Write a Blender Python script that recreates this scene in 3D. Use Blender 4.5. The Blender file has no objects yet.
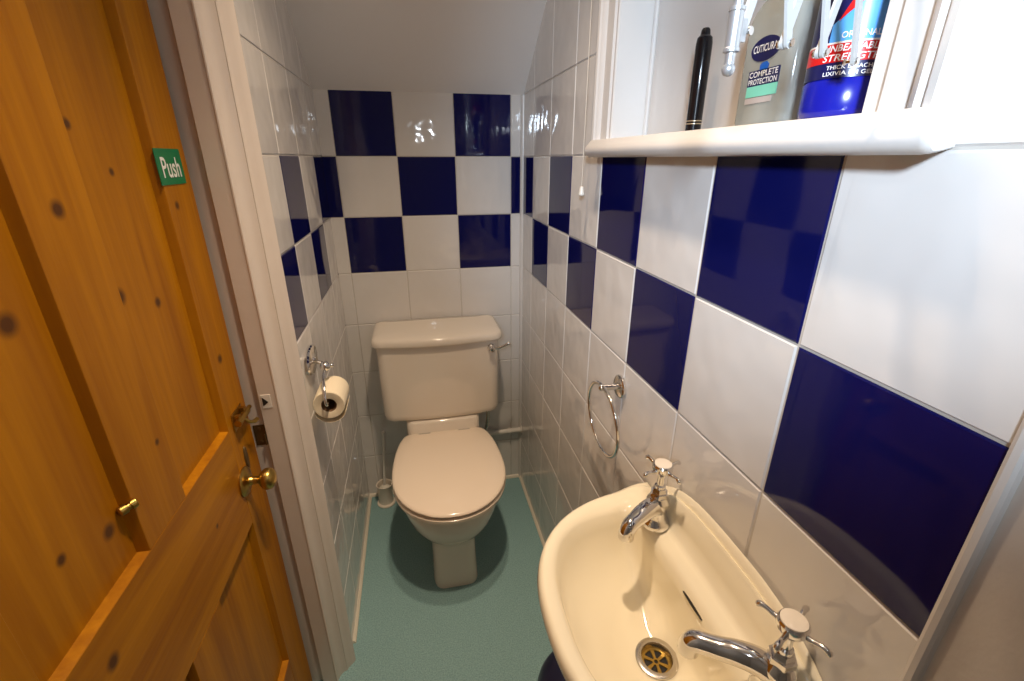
import bpy, bmesh, math, random
from mathutils import Vector, Matrix
random.seed(7)
PI = math.pi
S = bpy.context.scene
C = S.collection

# ------------------------------------------------------------------ camera figures
CAM = (-.40679, -1.74323, 1.40158)
YAW, PIT, ROL, FPX = .20699, .37734, .00057, 458.397
H = 1.4091           # height of the tile course line level with the lens
W = .68873           # room width
TS = .2              # tile pitch

# ------------------------------------------------------------------ materials
def new_mat(name):
    m = bpy.data.materials.new(name); m.use_nodes = True
    nt = m.node_tree
    return m, nt, nt.nodes['Principled BSDF']

def mat(name, col, rough=.4, metal=0., spec=.5, coat=0., trans=0., ior=1.5, bump=None, emit=None):
    m, nt, b = new_mat(name)
    b.inputs['Base Color'].default_value = (*col, 1)
    b.inputs['Roughness'].default_value = rough
    b.inputs['Metallic'].default_value = metal
    b.inputs['Specular IOR Level'].default_value = spec
    b.inputs['Coat Weight'].default_value = coat
    b.inputs['Coat Roughness'].default_value = .05
    b.inputs['Transmission Weight'].default_value = trans
    b.inputs['IOR'].default_value = ior
    if bump:
        scale, dist, detail = bump
        tc = nt.nodes.new('ShaderNodeTexCoord'); n = nt.nodes.new('ShaderNodeTexNoise')
        n.inputs['Scale'].default_value = scale; n.inputs['Detail'].default_value = detail
        bp = nt.nodes.new('ShaderNodeBump'); bp.inputs['Distance'].default_value = dist; bp.inputs['Strength'].default_value = 1
        nt.links.new(tc.outputs['Object'], n.inputs['Vector'])
        nt.links.new(n.outputs['Fac'], bp.inputs['Height']); nt.links.new(bp.outputs['Normal'], b.inputs['Normal'])
    return m

def mixed(name, c1, c2, scale, rough, stretch=(1, 1, 1), detail=3., bump=0., lo=.35, hi=.65, spec=.5, distortion=0.):
    m, nt, b = new_mat(name)
    tc = nt.nodes.new('ShaderNodeTexCoord'); mp = nt.nodes.new('ShaderNodeMapping')
    mp.inputs['Scale'].default_value = stretch
    n = nt.nodes.new('ShaderNodeTexNoise'); n.inputs['Scale'].default_value = scale; n.inputs['Detail'].default_value = detail
    n.inputs['Distortion'].default_value = distortion
    r = nt.nodes.new('ShaderNodeValToRGB')
    r.color_ramp.elements[0].position = lo; r.color_ramp.elements[0].color = (*c1, 1)
    r.color_ramp.elements[1].position = hi; r.color_ramp.elements[1].color = (*c2, 1)
    L = nt.links.new
    L(tc.outputs['Object'], mp.inputs['Vector']); L(mp.outputs['Vector'], n.inputs['Vector'])
    L(n.outputs['Fac'], r.inputs['Fac']); L(r.outputs['Color'], b.inputs['Base Color'])
    b.inputs['Roughness'].default_value = rough; b.inputs['Specular IOR Level'].default_value = spec
    if bump:
        bp = nt.nodes.new('ShaderNodeBump'); bp.inputs['Distance'].default_value = bump; bp.inputs['Strength'].default_value = 1
        L(n.outputs['Fac'], bp.inputs['Height']); L(bp.outputs['Normal'], b.inputs['Normal'])
    return m

def wood(name, grain_axis, knots=()):
    """varnished orange pine; grain runs along axis index 1 (y) or 2 (z); knots are (y, z, size)."""
    m, nt, b = new_mat(name); N = nt.nodes.new; L = nt.links.new
    tc = N('ShaderNodeTexCoord')
    mp = N('ShaderNodeMapping')
    mp.inputs['Scale'].default_value = (9, 9, .55) if grain_axis == 2 else (9, .55, 9)
    L(tc.outputs['Object'], mp.inputs['Vector'])
    n1 = N('ShaderNodeTexNoise'); n1.inputs['Scale'].default_value = 2.2; n1.inputs['Detail'].default_value = 4; n1.inputs['Distortion'].default_value = .6
    L(mp.outputs['Vector'], n1.inputs['Vector'])
    n2 = N('ShaderNodeTexNoise'); n2.inputs['Scale'].default_value = 14; n2.inputs['Detail'].default_value = 5
    L(mp.outputs['Vector'], n2.inputs['Vector'])
    mx = N('ShaderNodeMath'); mx.operation = 'MULTIPLY_ADD'; mx.inputs[1].default_value = .35
    L(n2.outputs['Fac'], mx.inputs[0]); L(n1.outputs['Fac'], mx.inputs[2])
    r = N('ShaderNodeValToRGB')
    e = r.color_ramp.elements
    e[0].position = .42; e[0].color = (.25, .080, .002, 1)
    e[1].position = .86; e[1].color = (.43, .170, .003, 1)
    L(mx.outputs[0], r.inputs['Fac'])
    col = r.outputs['Color']
    if knots:
        sp = N('ShaderNodeSeparateXYZ'); L(tc.outputs['Object'], sp.inputs[0])
        total = None
        for (y0, z0, s) in knots:
            cy = N('ShaderNodeMath'); cy.operation = 'SUBTRACT'; cy.inputs[1].default_value = y0; L(sp.outputs[1], cy.inputs[0])
            cz = N('ShaderNodeMath'); cz.operation = 'SUBTRACT'; cz.inputs[1].default_value = z0; L(sp.outputs[2], cz.inputs[0])
            y2 = N('ShaderNodeMath'); y2.operation = 'MULTIPLY'; L(cy.outputs[0], y2.inputs[0]); L(cy.outputs[0], y2.inputs[1])
            z2 = N('ShaderNodeMath'); z2.operation = 'MULTIPLY'; L(cz.outputs[0], z2.inputs[0]); L(cz.outputs[0], z2.inputs[1])
            ad = N('ShaderNodeMath'); ad.operation = 'ADD'; L(y2.outputs[0], ad.inputs[0]); L(z2.outputs[0], ad.inputs[1])
            sq = N('ShaderNodeMath'); sq.operation = 'SQRT'; L(ad.outputs[0], sq.inputs[0])
            mr = N('ShaderNodeMapRange'); mr.inputs['From Min'].default_value = s * .55; mr.inputs['From Max'].default_value = s * 1.5
            mr.inputs['To Min'].default_value = 1; mr.inputs['To Max'].default_value = 0
            L(sq.outputs[0], mr.inputs['Value'])
            if total is None: total = mr.outputs[0]
            else:
                a = N('ShaderNodeMath'); a.operation = 'MAXIMUM'; L(total, a.inputs[0]); L(mr.outputs[0], a.inputs[1]); total = a.outputs[0]
        mk = N('ShaderNodeMix'); mk.data_type = 'RGBA'
        L(total, mk.inputs['Factor']); L(col, mk.inputs['A']); mk.inputs['B'].default_value = (.085, .03, .006, 1)
        col = mk.outputs['Result']
    L(col, b.inputs['Base Color'])
    b.inputs['Roughness'].default_value = .42
    b.inputs['Specular IOR Level'].default_value = .22
    bp = N('ShaderNodeBump'); bp.inputs['Distance'].default_value = .0006; bp.inputs['Strength'].default_value = .6
    L(n2.outputs['Fac'], bp.inputs['Height']); L(bp.outputs['Normal'], b.inputs['Normal'])
    return m

M = {}
M['tile_white'] = mat('white_glazed_tile', (.72, .69, .66), .06, bump=(15, .0027, 1.2), spec=.7)
M['tile_blue'] = mat('cobalt_glazed_tile', (.0042, .0052, .068), .05, bump=(9, .0007, 1.), spec=.38)
M['grout'] = mat('cream_grout', (.54, .50, .45), .75)
M['paint'] = mat('white_wall_paint', (.45, .42, .39), .55, bump=(60, .0006, 3))
M['beige_paint'] = mat('beige_wall_paint', (.60, .54, .48), .5, bump=(60, .0006, 3))
M['gloss_white'] = mat('white_gloss_paint', (.68, .645, .61), .28, bump=(25, .0007, 3))
M['frame_paint'] = mat('cream_gloss_paint', (.66, .58, .51), .22, bump=(22, .0006, 3))
M['ceiling'] = mat('ceiling_paint', (.84, .81, .79), .75, bump=(40, .0006, 3))
M['carpet'] = mixed('teal_carpet', (.20, .345, .355), (.29, .455, .465), 260, .95, detail=2, bump=.004, spec=.1)
M['sealant'] = mat('cream_sealant', (.72, .66, .55), .4)
M['ceramic'] = mat('cream_ceramic', (.78, .70, .60), .08, spec=.55)
M['basin_ceramic'] = mat('ivory_ceramic', (.88, .80, .62), .08, spec=.55)
M['seat'] = mat('seat_plastic', (.80, .68, .55), .14, spec=.5)
M['chrome'] = mat('chrome', (.78, .76, .74), .09, 1.)
M['steel'] = mat('brushed_steel', (.62, .58, .52), .25, 1.)
M['satin'] = mat('satin_chrome', (.62, .63, .64), .32, .75)
M['brass'] = mat('aged_brass', (.50, .33, .085), .28, 1., bump=(80, .0006, 2))
M['dark_brass'] = mat('tarnished_brass', (.16, .105, .045), .5, .8, bump=(120, .001, 2))
M['dark'] = mat('dark_hollow', (.012, .009, .007), .7)
M['white_plastic'] = mat('white_plastic', (.75, .72, .66), .3)
M['grey_white'] = mat('offwhite_enamel', (.50, .50, .49), .3)
M['black_gloss'] = mat('black_gloss_plastic', (.006, .006, .008), .15)
M['pale_ring'] = mat('pale_gold_ring', (.55, .45, .30), .3, .6)
M['sign_green'] = mat('sign_green', (.0, .17, .062), .35)
M['sign_white'] = mat('sign_white', (.80, .80, .76), .4)
M['paper'] = mat('toilet_paper', (.78, .68, .50), .9, bump=(300, .0006, 2))
M['card'] = mat('cardboard_core', (.16, .085, .04), .9)
M['navy_bin'] = mat('navy_bin_plastic', (.006, .006, .03), .3)
M['gel'] = mat('clear_gel_bottle', (.52, .54, .50), .12, trans=.5, ior=1.33)
M['pump'] = mat('translucent_pump', (.70, .72, .72), .25)
M['lab_navy'] = mat('label_navy', (.008, .010, .075), .3)
M['lab_blue'] = mat('label_blue', (.01, .12, .55), .3)
M['lab_sky'] = mat('label_sky_blue', (.10, .36, .78), .3)
M['lab_green'] = mat('label_mint', (.20, .62, .48), .35)
M['lab_grey'] = mat('label_grey', (.45, .40, .38), .4)
M['lab_red'] = mat('label_red', (.62, .012, .012), .3)
M['ink_white'] = mat('print_white', (.85, .85, .85), .35)
M['bleach'] = mat('cobalt_plastic_bottle', (.006, .010, .30), .22)
M['bleach_cap'] = mat('red_cap', (.55, .01, .01), .3)
M['bristle'] = mat('white_bristle', (.7, .68, .6), .8)
M['cord'] = mat('cotton_cord', (.62, .56, .48), .8)
KN = [(-1.234, 1.252, .011), (-1.136, 1.350, .009), (-1.055, 1.229, .010), (-.972, 1.197, .007), (-1.217, .978, .009),
      (-1.287, 1.006, .006), (-1.102, 1.029, .0045), (-.852, 1.049, .008), (-.864, 1.33, .006), (-1.05, 1.44, .006), (-.99, 1.385, .005)]
KN = [(y + 1.478, z, r) for y, z, r in KN]
M['wood_v'] = wood('pine_upright_grain', 2, KN)
M['wood_h'] = wood('pine_level_grain', 1, [(.178, .86, .009), (.458, .80, .004)])
M['wood_bead'] = wood('pine_moulding_grain', 2)

# ------------------------------------------------------------------ mesh helpers
def link(name, bm, mats, parent=None, smooth=True, loc=None, bevel=0., angle=35):
    bmesh.ops.recalc_face_normals(bm, faces=bm.faces[:])
    me = bpy.data.meshes.new(name); bm.to_mesh(me); bm.free()
    for m in (mats if isinstance(mats, (list, tuple)) else [mats]): me.materials.append(M[m])
    o = bpy.data.objects.new(name, me); C.objects.link(o)
    if loc: o.location = loc
    if parent: o.parent = parent
    if smooth:
        for p in me.polygons: p.use_smooth = True
        try: me.set_sharp_from_angle(angle=math.radians(angle))
        except Exception: pass
    if bevel:
        md = o.modifiers.new('edge', 'BEVEL'); md.width = bevel; md.segments = 3; md.limit_method = 'ANGLE'; md.angle_limit = math.radians(40)
    return o

def tag(o, label=None, cat=None, group=None, kind=None):
    if label: o['label'] = label
    if cat: o['category'] = cat
    if group: o['group'] = group
    if kind: o['kind'] = kind
    return o

def thing(name, label, cat, loc, group=None, kind=None):
    o = bpy.data.objects.new(name, None); C.objects.link(o); o.location = loc
    o.empty_display_size = .05
    return tag(o, label, cat, group, kind)

def put(o, root):
    """parent keeping world coordinates: mesh was written in world coordinates."""
    o.parent = root
    o.data.transform(Matrix.Translation(-Vector(root.location)))
    return o

def box(bm, lo, hi, mi=0):
    vs = [bm.verts.new((x, y, z)) for x in (lo[0], hi[0]) for y in (lo[1], hi[1]) for z in (lo[2], hi[2])]
    for q in ((0, 1, 3, 2), (4, 6, 7, 5), (0, 4, 5, 1), (2, 3, 7, 6), (0, 2, 6, 4), (1, 5, 7, 3)):
        f = bm.faces.new([vs[i] for i in q]); f.material_index = mi

def rings(bm, rs, cap0=True, cap1=True, closed=True, mi=0):
    V = [[bm.verts.new(p) for p in r] for r in rs]
    n = len(V[0])
    for a, b in zip(V, V[1:]):
        for i in range(n if closed else n - 1):
            j = (i + 1) % n
            f = bm.faces.new((a[i], a[j], b[j], b[i])); f.material_index = mi
    if closed and cap0: bm.faces.new(V[0][::-1]).material_index = mi
    if closed and cap1: bm.faces.new(V[-1]).material_index = mi
    return V

def frame_of(d):
    d = Vector(d).normalized()
    a = Vector((0, 0, 1)) if abs(d.z) < .9 else Vector((1, 0, 0))
    u = d.cross(a).normalized(); v = d.cross(u).normalized()
    return d, u, v

def lathe(bm, prof, base, axis, seg=32, mi=0, cap0=True, cap1=True):
    """prof: (radius, distance along axis)."""
    d, u, v = frame_of(axis); base = Vector(base)
    rs = []
    for r, t in prof:
        r = max(r, 1e-5)
        rs.append([base + d * t + (u * math.cos(2 * PI * k / seg) + v * math.sin(2 * PI * k / seg)) * r for k in range(seg)])
    rings(bm, rs, cap0, cap1, mi=mi)

def tube(bm, pts, rad, seg=14, closed=False, mi=0):
    pts = [Vector(p) for p in pts]; n = len(pts)
    rad = rad if isinstance(rad, (list, tuple)) else [rad] * n
    rs = []; ref = None
    for i, p in enumerate(pts):
        if closed: d = pts[(i + 1) % n] - pts[i - 1]
        else: d = pts[min(i + 1, n - 1)] - pts[max(i - 1, 0)]
        d.normalize()
        if ref is None: _, u, v = frame_of(d)
        else:
            u = ref - d * ref.dot(d); u.normalize()
        v = d.cross(u); ref = u
        rs.append([p + (u * math.cos(2 * PI * k / seg) + v * math.sin(2 * PI * k / seg)) * rad[i] for k in range(seg)])
    if closed: rs.append(rs[0])
    rings(bm, rs, not closed, not closed, mi=mi)
    if closed: bmesh.ops.remove_doubles(bm, verts=bm.verts[:], dist=1e-6)

def smooth_path(pts, n=8):
    P = [Vector(p) for p in pts]; out = []
    for i in range(len(P) - 1):
        p0 = P[max(i - 1, 0)]; p1 = P[i]; p2 = P[i + 1]; p3 = P[min(i + 2, len(P) - 1)]
        for k in range(n):
            t = k / n
            out.append(.5 * ((2 * p1) + (p2 - p0) * t + (2 * p0 - 5 * p1 + 4 * p2 - p3) * t * t + (3 * p1 - p0 - 3 * p2 + p3) * t ** 3))
    out.append(P[-1]); return out

def prism(bm, poly, z0, z1, mi=0):
    rings(bm, [[(x, y, z0) for x, y in poly], [(x, y, z1) for x, y in poly]], mi=mi)

def sphere(bm, c, r, seg=20, sc=(1, 1, 1)):
    m = Matrix.Translation(Vector(c)) @ Matrix.Diagonal((*sc, 1))
    bmesh.ops.create_uvsphere(bm, u_segments=seg, v_segments=seg // 2 + 2, radius=r, matrix=m)

def text_bm(s, width, height, fn, shear=0., extrude=.0, spacing=1.):
    """a line of lettering fitted to width x height; fn maps centred (u, v) to a point."""
    cu = bpy.data.curves.new('lettering', 'FONT'); cu.body = s; cu.size = 1; cu.shear = shear
    cu.space_character = spacing; cu.resolution_u = 3; cu.offset = .012
    ob = bpy.data.objects.new('lettering', cu); C.objects.link(ob)
    dg = bpy.context.evaluated_depsgraph_get(); dg.update()
    me = bpy.data.meshes.new_from_object(ob.evaluated_get(dg))
    bm = bmesh.new(); bm.from_mesh(me)
    bpy.data.objects.remove(ob); bpy.data.meshes.remove(me); bpy.data.curves.remove(cu)
    bmesh.ops.triangulate(bm, faces=bm.faces[:])
    xs = [v.co.x for v in bm.verts]; ys = [v.co.y for v in bm.verts]
    x0, x1, y0, y1 = min(xs), max(xs), min(ys), max(ys)
    for v in bm.verts:
        u = ((v.co.x - x0) / (x1 - x0) - .5) * width; w = ((v.co.y - y0) / (y1 - y0) - .5) * height
        v.co = fn(u, w)
    return bm

def join_bm(dst, src, mi=0):
    mp = {v: dst.verts.new(v.co) for v in src.verts}
    for f in src.faces:
        g = dst.faces.new([mp[v] for v in f.verts]); g.material_index = mi
    src.free()

# ------------------------------------------------------------------ tiled walls
def tile_grid(bm, u_first, u_max, z_max, to_xyz, blue, hole=None, u_min=0.):
    """one connected skin: raised tile faces, eased edges and recessed joints. materials 0 white 1 blue 2 grout."""
    g, e, dep = .0012, .0032, .0016
    def lines(first, lo, hi):
        ks = []; k = math.floor((lo - first) / TS) - 1
        while first + k * TS < hi + TS: ks.append((k, first + k * TS)); k += 1
        pos = []
        for k, p in ks:
            for d, h in ((-e, 1), (-g, 0), (g, 0), (e, 1)):
                if lo < p + d < hi: pos.append((p + d, h))
        pos.append((lo, 1)); pos.append((hi, 1))
        return pos
    us = lines(u_first, u_min, u_max); zs = lines(H, 0., z_max)
    if hole:
        us += [(hole[0], 1), (hole[1], 1)]; zs += [(hole[2], 1), (hole[3], 1)]
    us = sorted(set(us)); zs = sorted(set(zs))
    V = []
    for z, hz in zs:
        row = []
        for u, hu in us:
            top = hz and hu
            off = (random.uniform(-.00025, .00025)) if top else -dep
            row.append(bm.verts.new(to_xyz(u, z, off)))
        V.append(row)
    for i in range(len(zs) - 1):
        for j in range(len(us) - 1):
            uc = (us[j][0] + us[j + 1][0]) / 2; zc = (zs[i][0] + zs[i + 1][0]) / 2
            if hole and hole[0] < uc < hole[1] and hole[2] < zc < hole[3]: continue
            f = bm.faces.new((V[i][j], V[i][j + 1], V[i + 1][j + 1], V[i + 1][j]))
            fu = (uc - u_first) / TS; fz = (H - zc) / TS
            du = abs(fu - round(fu)) * TS; dz = abs(fz - round(fz)) * TS
            if du < g or dz < g: f.material_index = 2
            else: f.material_index = 1 if blue(math.floor(fu), math.floor(fz)) else 0

SOF = 1.607; SLOPE = .75; CEIL = 2.35
YC = (CEIL - SOF) / SLOPE          # where the slope meets the flat ceiling
def clip_soffit(bm, over=.012):
    geom = bm.verts[:] + bm.edges[:] + bm.faces[:]
    bmesh.ops.bisect_plane(bm, geom=geom, plane_co=(0, 0, SOF + over), plane_no=(0, SLOPE, 1), clear_outer=True)

YF = -2.35
TRIM_Y = -1.545
R0, R1, RZ0, RZ1 = -.812, -1.364, 1.436, 1.75      # recess in the right wall
# back
bm = bmesh.new()
tile_grid(bm, .04503, W, 1.7, lambda u, z, o: (-u, -o, z), lambda i, r: (r in (-1, 1) and i % 2 == 0) or (r == 0 and i % 2 == 1))
clip_soffit(bm)
wb = tag(link('wall_back', bm, ['tile_white', 'tile_blue', 'grout'], smooth=False), 'far tiled wall behind the toilet with navy and white chequered band', 'wall', kind='structure')
# right
bm = bmesh.new()
tile_grid(bm, .34761, -TRIM_Y, CEIL, lambda u, z, o: (-o, -u, z), lambda i, r: (r == 0 and i % 2 == 0) or (r == 1 and i % 2 == 1), hole=(-R0, -R1, RZ0, RZ1))
clip_soffit(bm)
# white edge strip and the plain painted length beyond it
def vstrip(bm, pts, z0, z1, mi):
    a = [bm.verts.new((x, y, z0)) for x, y in pts]; b = [bm.verts.new((x, y, z1)) for x, y in pts]
    for i in range(len(pts) - 1):
        bm.faces.new((a[i], a[i + 1], b[i + 1], b[i])).material_index = mi
vstrip(bm, [(0, TRIM_Y), (-.0025, TRIM_Y - .001), (-.004, TRIM_Y - .004), (-.0035, TRIM_Y - .0085), (-.001, TRIM_Y - .0105), (.004, TRIM_Y - .0112)], 0, CEIL, 3)
vstrip(bm, [(.004, TRIM_Y - .0112), (.004, YF)], 0, CEIL, 4)
tag(link('wall_right', bm, ['tile_white', 'tile_blue', 'grout', 'gloss_white', 'beige_paint'], smooth=False), 'right tiled wall with chequered band, recess and wash basin', 'wall', kind='structure')
# left
DY0, DY1, DZ = -.745, -1.52, 2.03                   # door hole in the wall
bm = bmesh.new()
tile_grid(bm, .15477, -DY0, CEIL, lambda u, z, o: (-W + o, -u, z), lambda i, r: (r == 0 and i % 2 == 1) or (r == 1 and i % 2 == 0))
clip_soffit(bm)
for (y0, y1, z0, z1) in ((DY0, DY1, DZ, CEIL), (DY1, YF, 0, CEIL)):
    q = [bm.verts.new((-W, a, b)) for a, b in ((y0, z0), (y1, z0), (y1, z1), (y0, z1))]
    bm.faces.new(q).material_index = 3
tag(link('wall_left', bm, ['tile_white', 'tile_blue', 'grout', 'paint'], smooth=False), 'left tiled wall between the door frame and the toilet', 'wall', kind='structure')
bm = bmesh.new()
box(bm, (-1.3, YF - .1, 0), (.15, YF, CEIL))
tag(link('wall_front', bm, 'paint', smooth=False), 'plain painted wall behind the viewer', 'wall', kind='structure')
# floor and ceiling
bm = bmesh.new(); box(bm, (-1.3, YF, -.08), (.02, .02, 0))
tag(link('floor', bm, 'carpet', smooth=False), 'teal short pile carpet', 'floor', kind='structure')
bm = bmesh.new()
prof = [(.03, SOF - .03 * SLOPE), (-YC, CEIL), (YF, CEIL), (YF, CEIL + .1), (-YC, CEIL + .1), (.03, SOF + .1)]
rings(bm, [[(x, y, z) for y, z in prof] for x in (-W - .01, .01)])
tag(link('ceiling', bm, 'ceiling', smooth=False), 'sloping painted soffit above the toilet', 'ceiling', kind='structure')
# sealant beads along the floor
for nm, pts, lab in (('baseboard_left', [(-W, 0), (-W, DY0 + .06)], 'cream sealant bead between left tiles and carpet'),
                     ('baseboard_right', [(0, 0), (0, TRIM_Y)], 'cream sealant bead between right tiles and carpet')):
    bm = bmesh.new()
    s = 1 if nm.endswith('left') else -1
    sec = [(0, 0), (.0095 * s, 0), (.0085 * s, .005), (.004 * s, .009), (0, .012)]
    rings(bm, [[(p[0] + a, p[1], b) for a, b in sec] for p in pts])
    tag(link(nm, bm, 'sealant'), lab, 'skirting', kind='structure')
bm = bmesh.new()
rings(bm, [[(x, -a, b) for a, b in [(0, 0), (.009, 0), (.008, .006), (.004, .011), (0, .014)]] for x in (-W, 0)])
tag(link('baseboard_back', bm, 'sealant'), 'cream sealant bead between far tiles and carpet', 'skirting', kind='structure')
bm = bmesh.new()
sec = [(0, 0)] + [(-.011 * math.cos(a), -.011 * math.sin(a)) for a in [k * PI / 12 for k in range(7)]]
prism(bm, sec, 0, SOF)
tag(link('trim_1', bm, 'gloss_white'), 'white bead up the far right corner of the tiles', 'trim', kind='structure')

# ------------------------------------------------------------------ door and its frame
frame = thing('door_frame', 'cream painted wooden door frame and stepped jamb between pine door and tiled wall', 'door frame', (-W, -.76, 0))
F = frame
prof = [(-W - .004, -.726), (-.681, -.728), (-.677, -.732), (-.6758, -.737), (-.678, -.7425), (-.6845, -.7495), (-.691, -.7555), (-.6945, -.7605), (-.6955, -.7645), (-.6972, -.7642), (-.6990, -.7652),
        (-.7055, -.7675), (-.7110, -.7725), (-.7150, -.7790), (-.7175, -.7860), (-.7180, -.7905), (-.7198, -.7925), (-.7222, -.7925), (-.7240, -.7908), (-.757, -.7905), (-.759, -.7885), (-.759, -.778), (-.86, -.778), (-.86, -.726)]
bm = bmesh.new(); prism(bm, prof, 0, DZ + .05)
put(link('jamb', bm, 'frame_paint', angle=24), F)
mir = [(x, -1.13 * 2 - y - .005) for x, y in prof]
bm = bmesh.new(); prism(bm, mir[::-1], 0, DZ + .05)
put(link('jamb', bm, 'frame_paint', angle=24), F)
bm = bmesh.new()
hp = [(x, DZ - .05 + (-.728 - y)) if False else (x, 2.0 + (y + .778)) for x, y in prof]
rings(bm, [[(x, y, z) for x, z in hp] for y in (-.745, -1.52)])
put(link('head', bm, 'frame_paint', angle=50), F)
# keep for the bolt: white plate with a dark hole
bm = bmesh.new(); box(bm, (-.7525, -.792, .904), (-.734, -.7902, .935))
kp = put(link('bolt_keep', bm, 'white_plastic', smooth=False), F); tag(kp, 'small white plate with a dark hole')
bm = bmesh.new()
prism(bm, [(-.7505, .930), (-.739, .918), (-.7505, .909)], -.7926, -.7919)
for v in bm.verts: v.co = (v.co.x, v.co.z, v.co.y)
h = put(link('keyhole', bm, 'dark', smooth=False), F); h.parent = kp; h.location = (0, 0, 0)
bm = bmesh.new()
box(bm, (-.786, -.7795, .806), (-.7605, -.7775, .857)); box(bm, (-.7625, -.7925, .812), (-.7600, -.7785, .838))
lathe(bm, [(.004, 0), (.004, .0015), (.001, .002)], (-.774, -.7795, .848), (0, -1, 0), 12)
lathe(bm, [(.004, 0), (.004, .0015), (.001, .002)], (-.774, -.7795, .815), (0, -1, 0), 12)
tag(put(link('strike_plate', bm, 'dark_brass', smooth=False), F), 'tarnished metal strike plate')

XD = -.785                      # room-side face of the door
door = thing('door_1', 'varnished orange pine panelled door with brass knob', 'door', (XD, -1.478, 0), kind='structure')
D0, D1, XB = -.7905, -1.478, XD - .042
rec = .014
SI, MO0, MO1 = -.892, -1.078, -1.186      # stile edge, muntin edges
SO = -1.373
ZB, ZL0, ZL1, ZT, ZTOP = .262, .690, .913, 1.88, 1.99
def slab(name, m, y0, y1, z0, z1, x1=XD, x0=XB, bevel=.0012):
    bm = bmesh.new(); box(bm, (x0, min(y0, y1), z0), (x1, max(y0, y1), z1))
    return put(link(name, bm, m, smooth=False, bevel=bevel), door)
slab('stile', 'wood_v', SI, D0, .006, ZTOP)
slab('stile', 'wood_v', D1, SO, .006, ZTOP)
slab('rail', 'wood_h', SO, SI, .006, ZB)
slab('rail', 'wood_h', SO, SI, ZL0, ZL1)
slab('rail', 'wood_h', SO, SI, ZT, ZTOP)
slab('muntin', 'wood_v', MO1, MO0, ZB, ZL0)
slab('muntin', 'wood_v', MO1, MO0, ZL1, ZT)
def panel(y0, y1, z0, z1, beads):
    bm = bmesh.new(); box(bm, (XD - rec - .012, y0, z0), (XD - rec, y1, z1))
    p = put(link('panel', bm, 'wood_v', smooth=False), door)
    # sloping bead round the panel
    bm = bmesh.new(); t = .0035
    outer = [(y0, z0), (y1, z0), (y1, z1), (y0, z1)]
    inner = [(y0 + t, z0 + t), (y1 - t, z0 + t), (y1 - t, z1 - t), (y0 + t, z1 - t)]
    mid = [((a + c) / 2, (b + d) / 2) for (a, b), (c, d) in zip(outer, inner)]
    rings(bm, [[(XD - .0012, a, b) for a, b in outer], [(XD - .0040, a + (c - a) * .25, b + (d - b) * .25) for (a, b), (c, d) in zip(outer, inner)],
               [(XD - .0075, a, b) for a, b in mid], [(XD - rec + .001, a + (c - a) * .85, b + (d - b) * .85) for (a, b), (c, d) in zip(outer, inner)],
               [(XD - rec - .001, a, b) for a, b in inner]], cap0=False, cap1=False)
    o = put(link('moulding', bm, 'wood_bead', angle=20), door)
    o.parent = p; o.location = (0, 0, 0)
panel(MO0, SI, ZL1, ZT, 1); panel(SO, MO1, ZL1, ZT, 1)
panel(MO0, SI, ZB, ZL0, 1); panel(SO, MO1, ZB, ZL0, 1)
# knob
ky, kz = -.882, .788
bm = bmesh.new()
lathe(bm, [(.0305, 0), (.0310, .003), (.0280, .006), (.016, .009), (.0105, .012), (.0085, .018)], (XD, ky, kz), (1, 0, 0), 32)
rose = put(link('knob_rose', bm, 'brass'), door)
bm = bmesh.new()
lathe(bm, [(.0085, 0), (.0078, .010), (.010, .0135), (.0165, .0170), (.0215, .0230), (.0225, .0295), (.0210, .0360), (.0155, .0415), (.0065, .0440), (.0001, .0445)], (XD + .016, ky, kz), (1, 0, 0), 36)
kb = put(link('door_knob', bm, 'brass'), door); tag(kb, 'round brass knob')
rose.parent = kb; rose.location = (0, 0, 0)
# key escutcheon behind the knob and the brass clip on the bead
bm = bmesh.new()
pts = [(.008 * math.cos(a), .024 * math.sin(a)) for a in [2 * PI * k / 20 for k in range(20)]]
rings(bm, [[(XD + .0004, ky + .033 + a, kz + .034 + b * 1.2) for a, b in pts], [(XD + .003, ky + .033 + a * .8, kz + .034 + b * 1.1) for a, b in pts]])
put(link('keyhole_cover', bm, 'dark_brass'), door)
bm = bmesh.new()
lathe(bm, [(.0050, 0), (.0066, .002), (.0066, .009), (.0048, .010), (.0048, .013), (.0068, .014), (.0068, .020), (.0015, .022)], (XD - .010, -1.199, .990), (.62, .78, .10), 16)
tag(put(link('peg', bm, 'brass'), door), 'small brass peg pushed into the panel edge')
# small barrel bolt near the edge of the stile
bm = bmesh.new()
bz = .915
box(bm, (XD, -0.870, bz - .018), (XD + .0025, -0.818, bz + .020))
b1 = put(link('bolt_plate', bm, 'brass', bevel=.001, smooth=False), door)
bm = bmesh.new()
tube(bm, [(XD + .011, -0.873, bz + .002), (XD + .011, -0.818, bz + .002)], .0070, 16)
tube(bm, [(XD + .011, -0.818, bz + .002), (XD + .011, -.802, bz + .002)], .0046, 16)
box(bm, (XD + .002, -0.864, bz - .010), (XD + .0115, -0.855, bz + .014)); box(bm, (XD + .002, -0.834, bz - .008), (XD + .0115, -0.825, bz + .016))
o = put(link('bolt_barrel', bm, 'brass'), door); o.parent = b1; o.location = (0, 0, 0)
bm = bmesh.new()
tube(bm, smooth_path([(XD + .012, -0.844, bz - .002), (XD + .020, -0.842, bz - .012), (XD + .025, -0.832, bz - .018), (XD + .027, -0.820, bz - .020)], 5), [.0036] * 10 + [.0046] * 6, 12)
o = put(link('bolt_lever', bm, 'brass'), door); o.parent = b1; o.location = (0, 0, 0)

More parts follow.
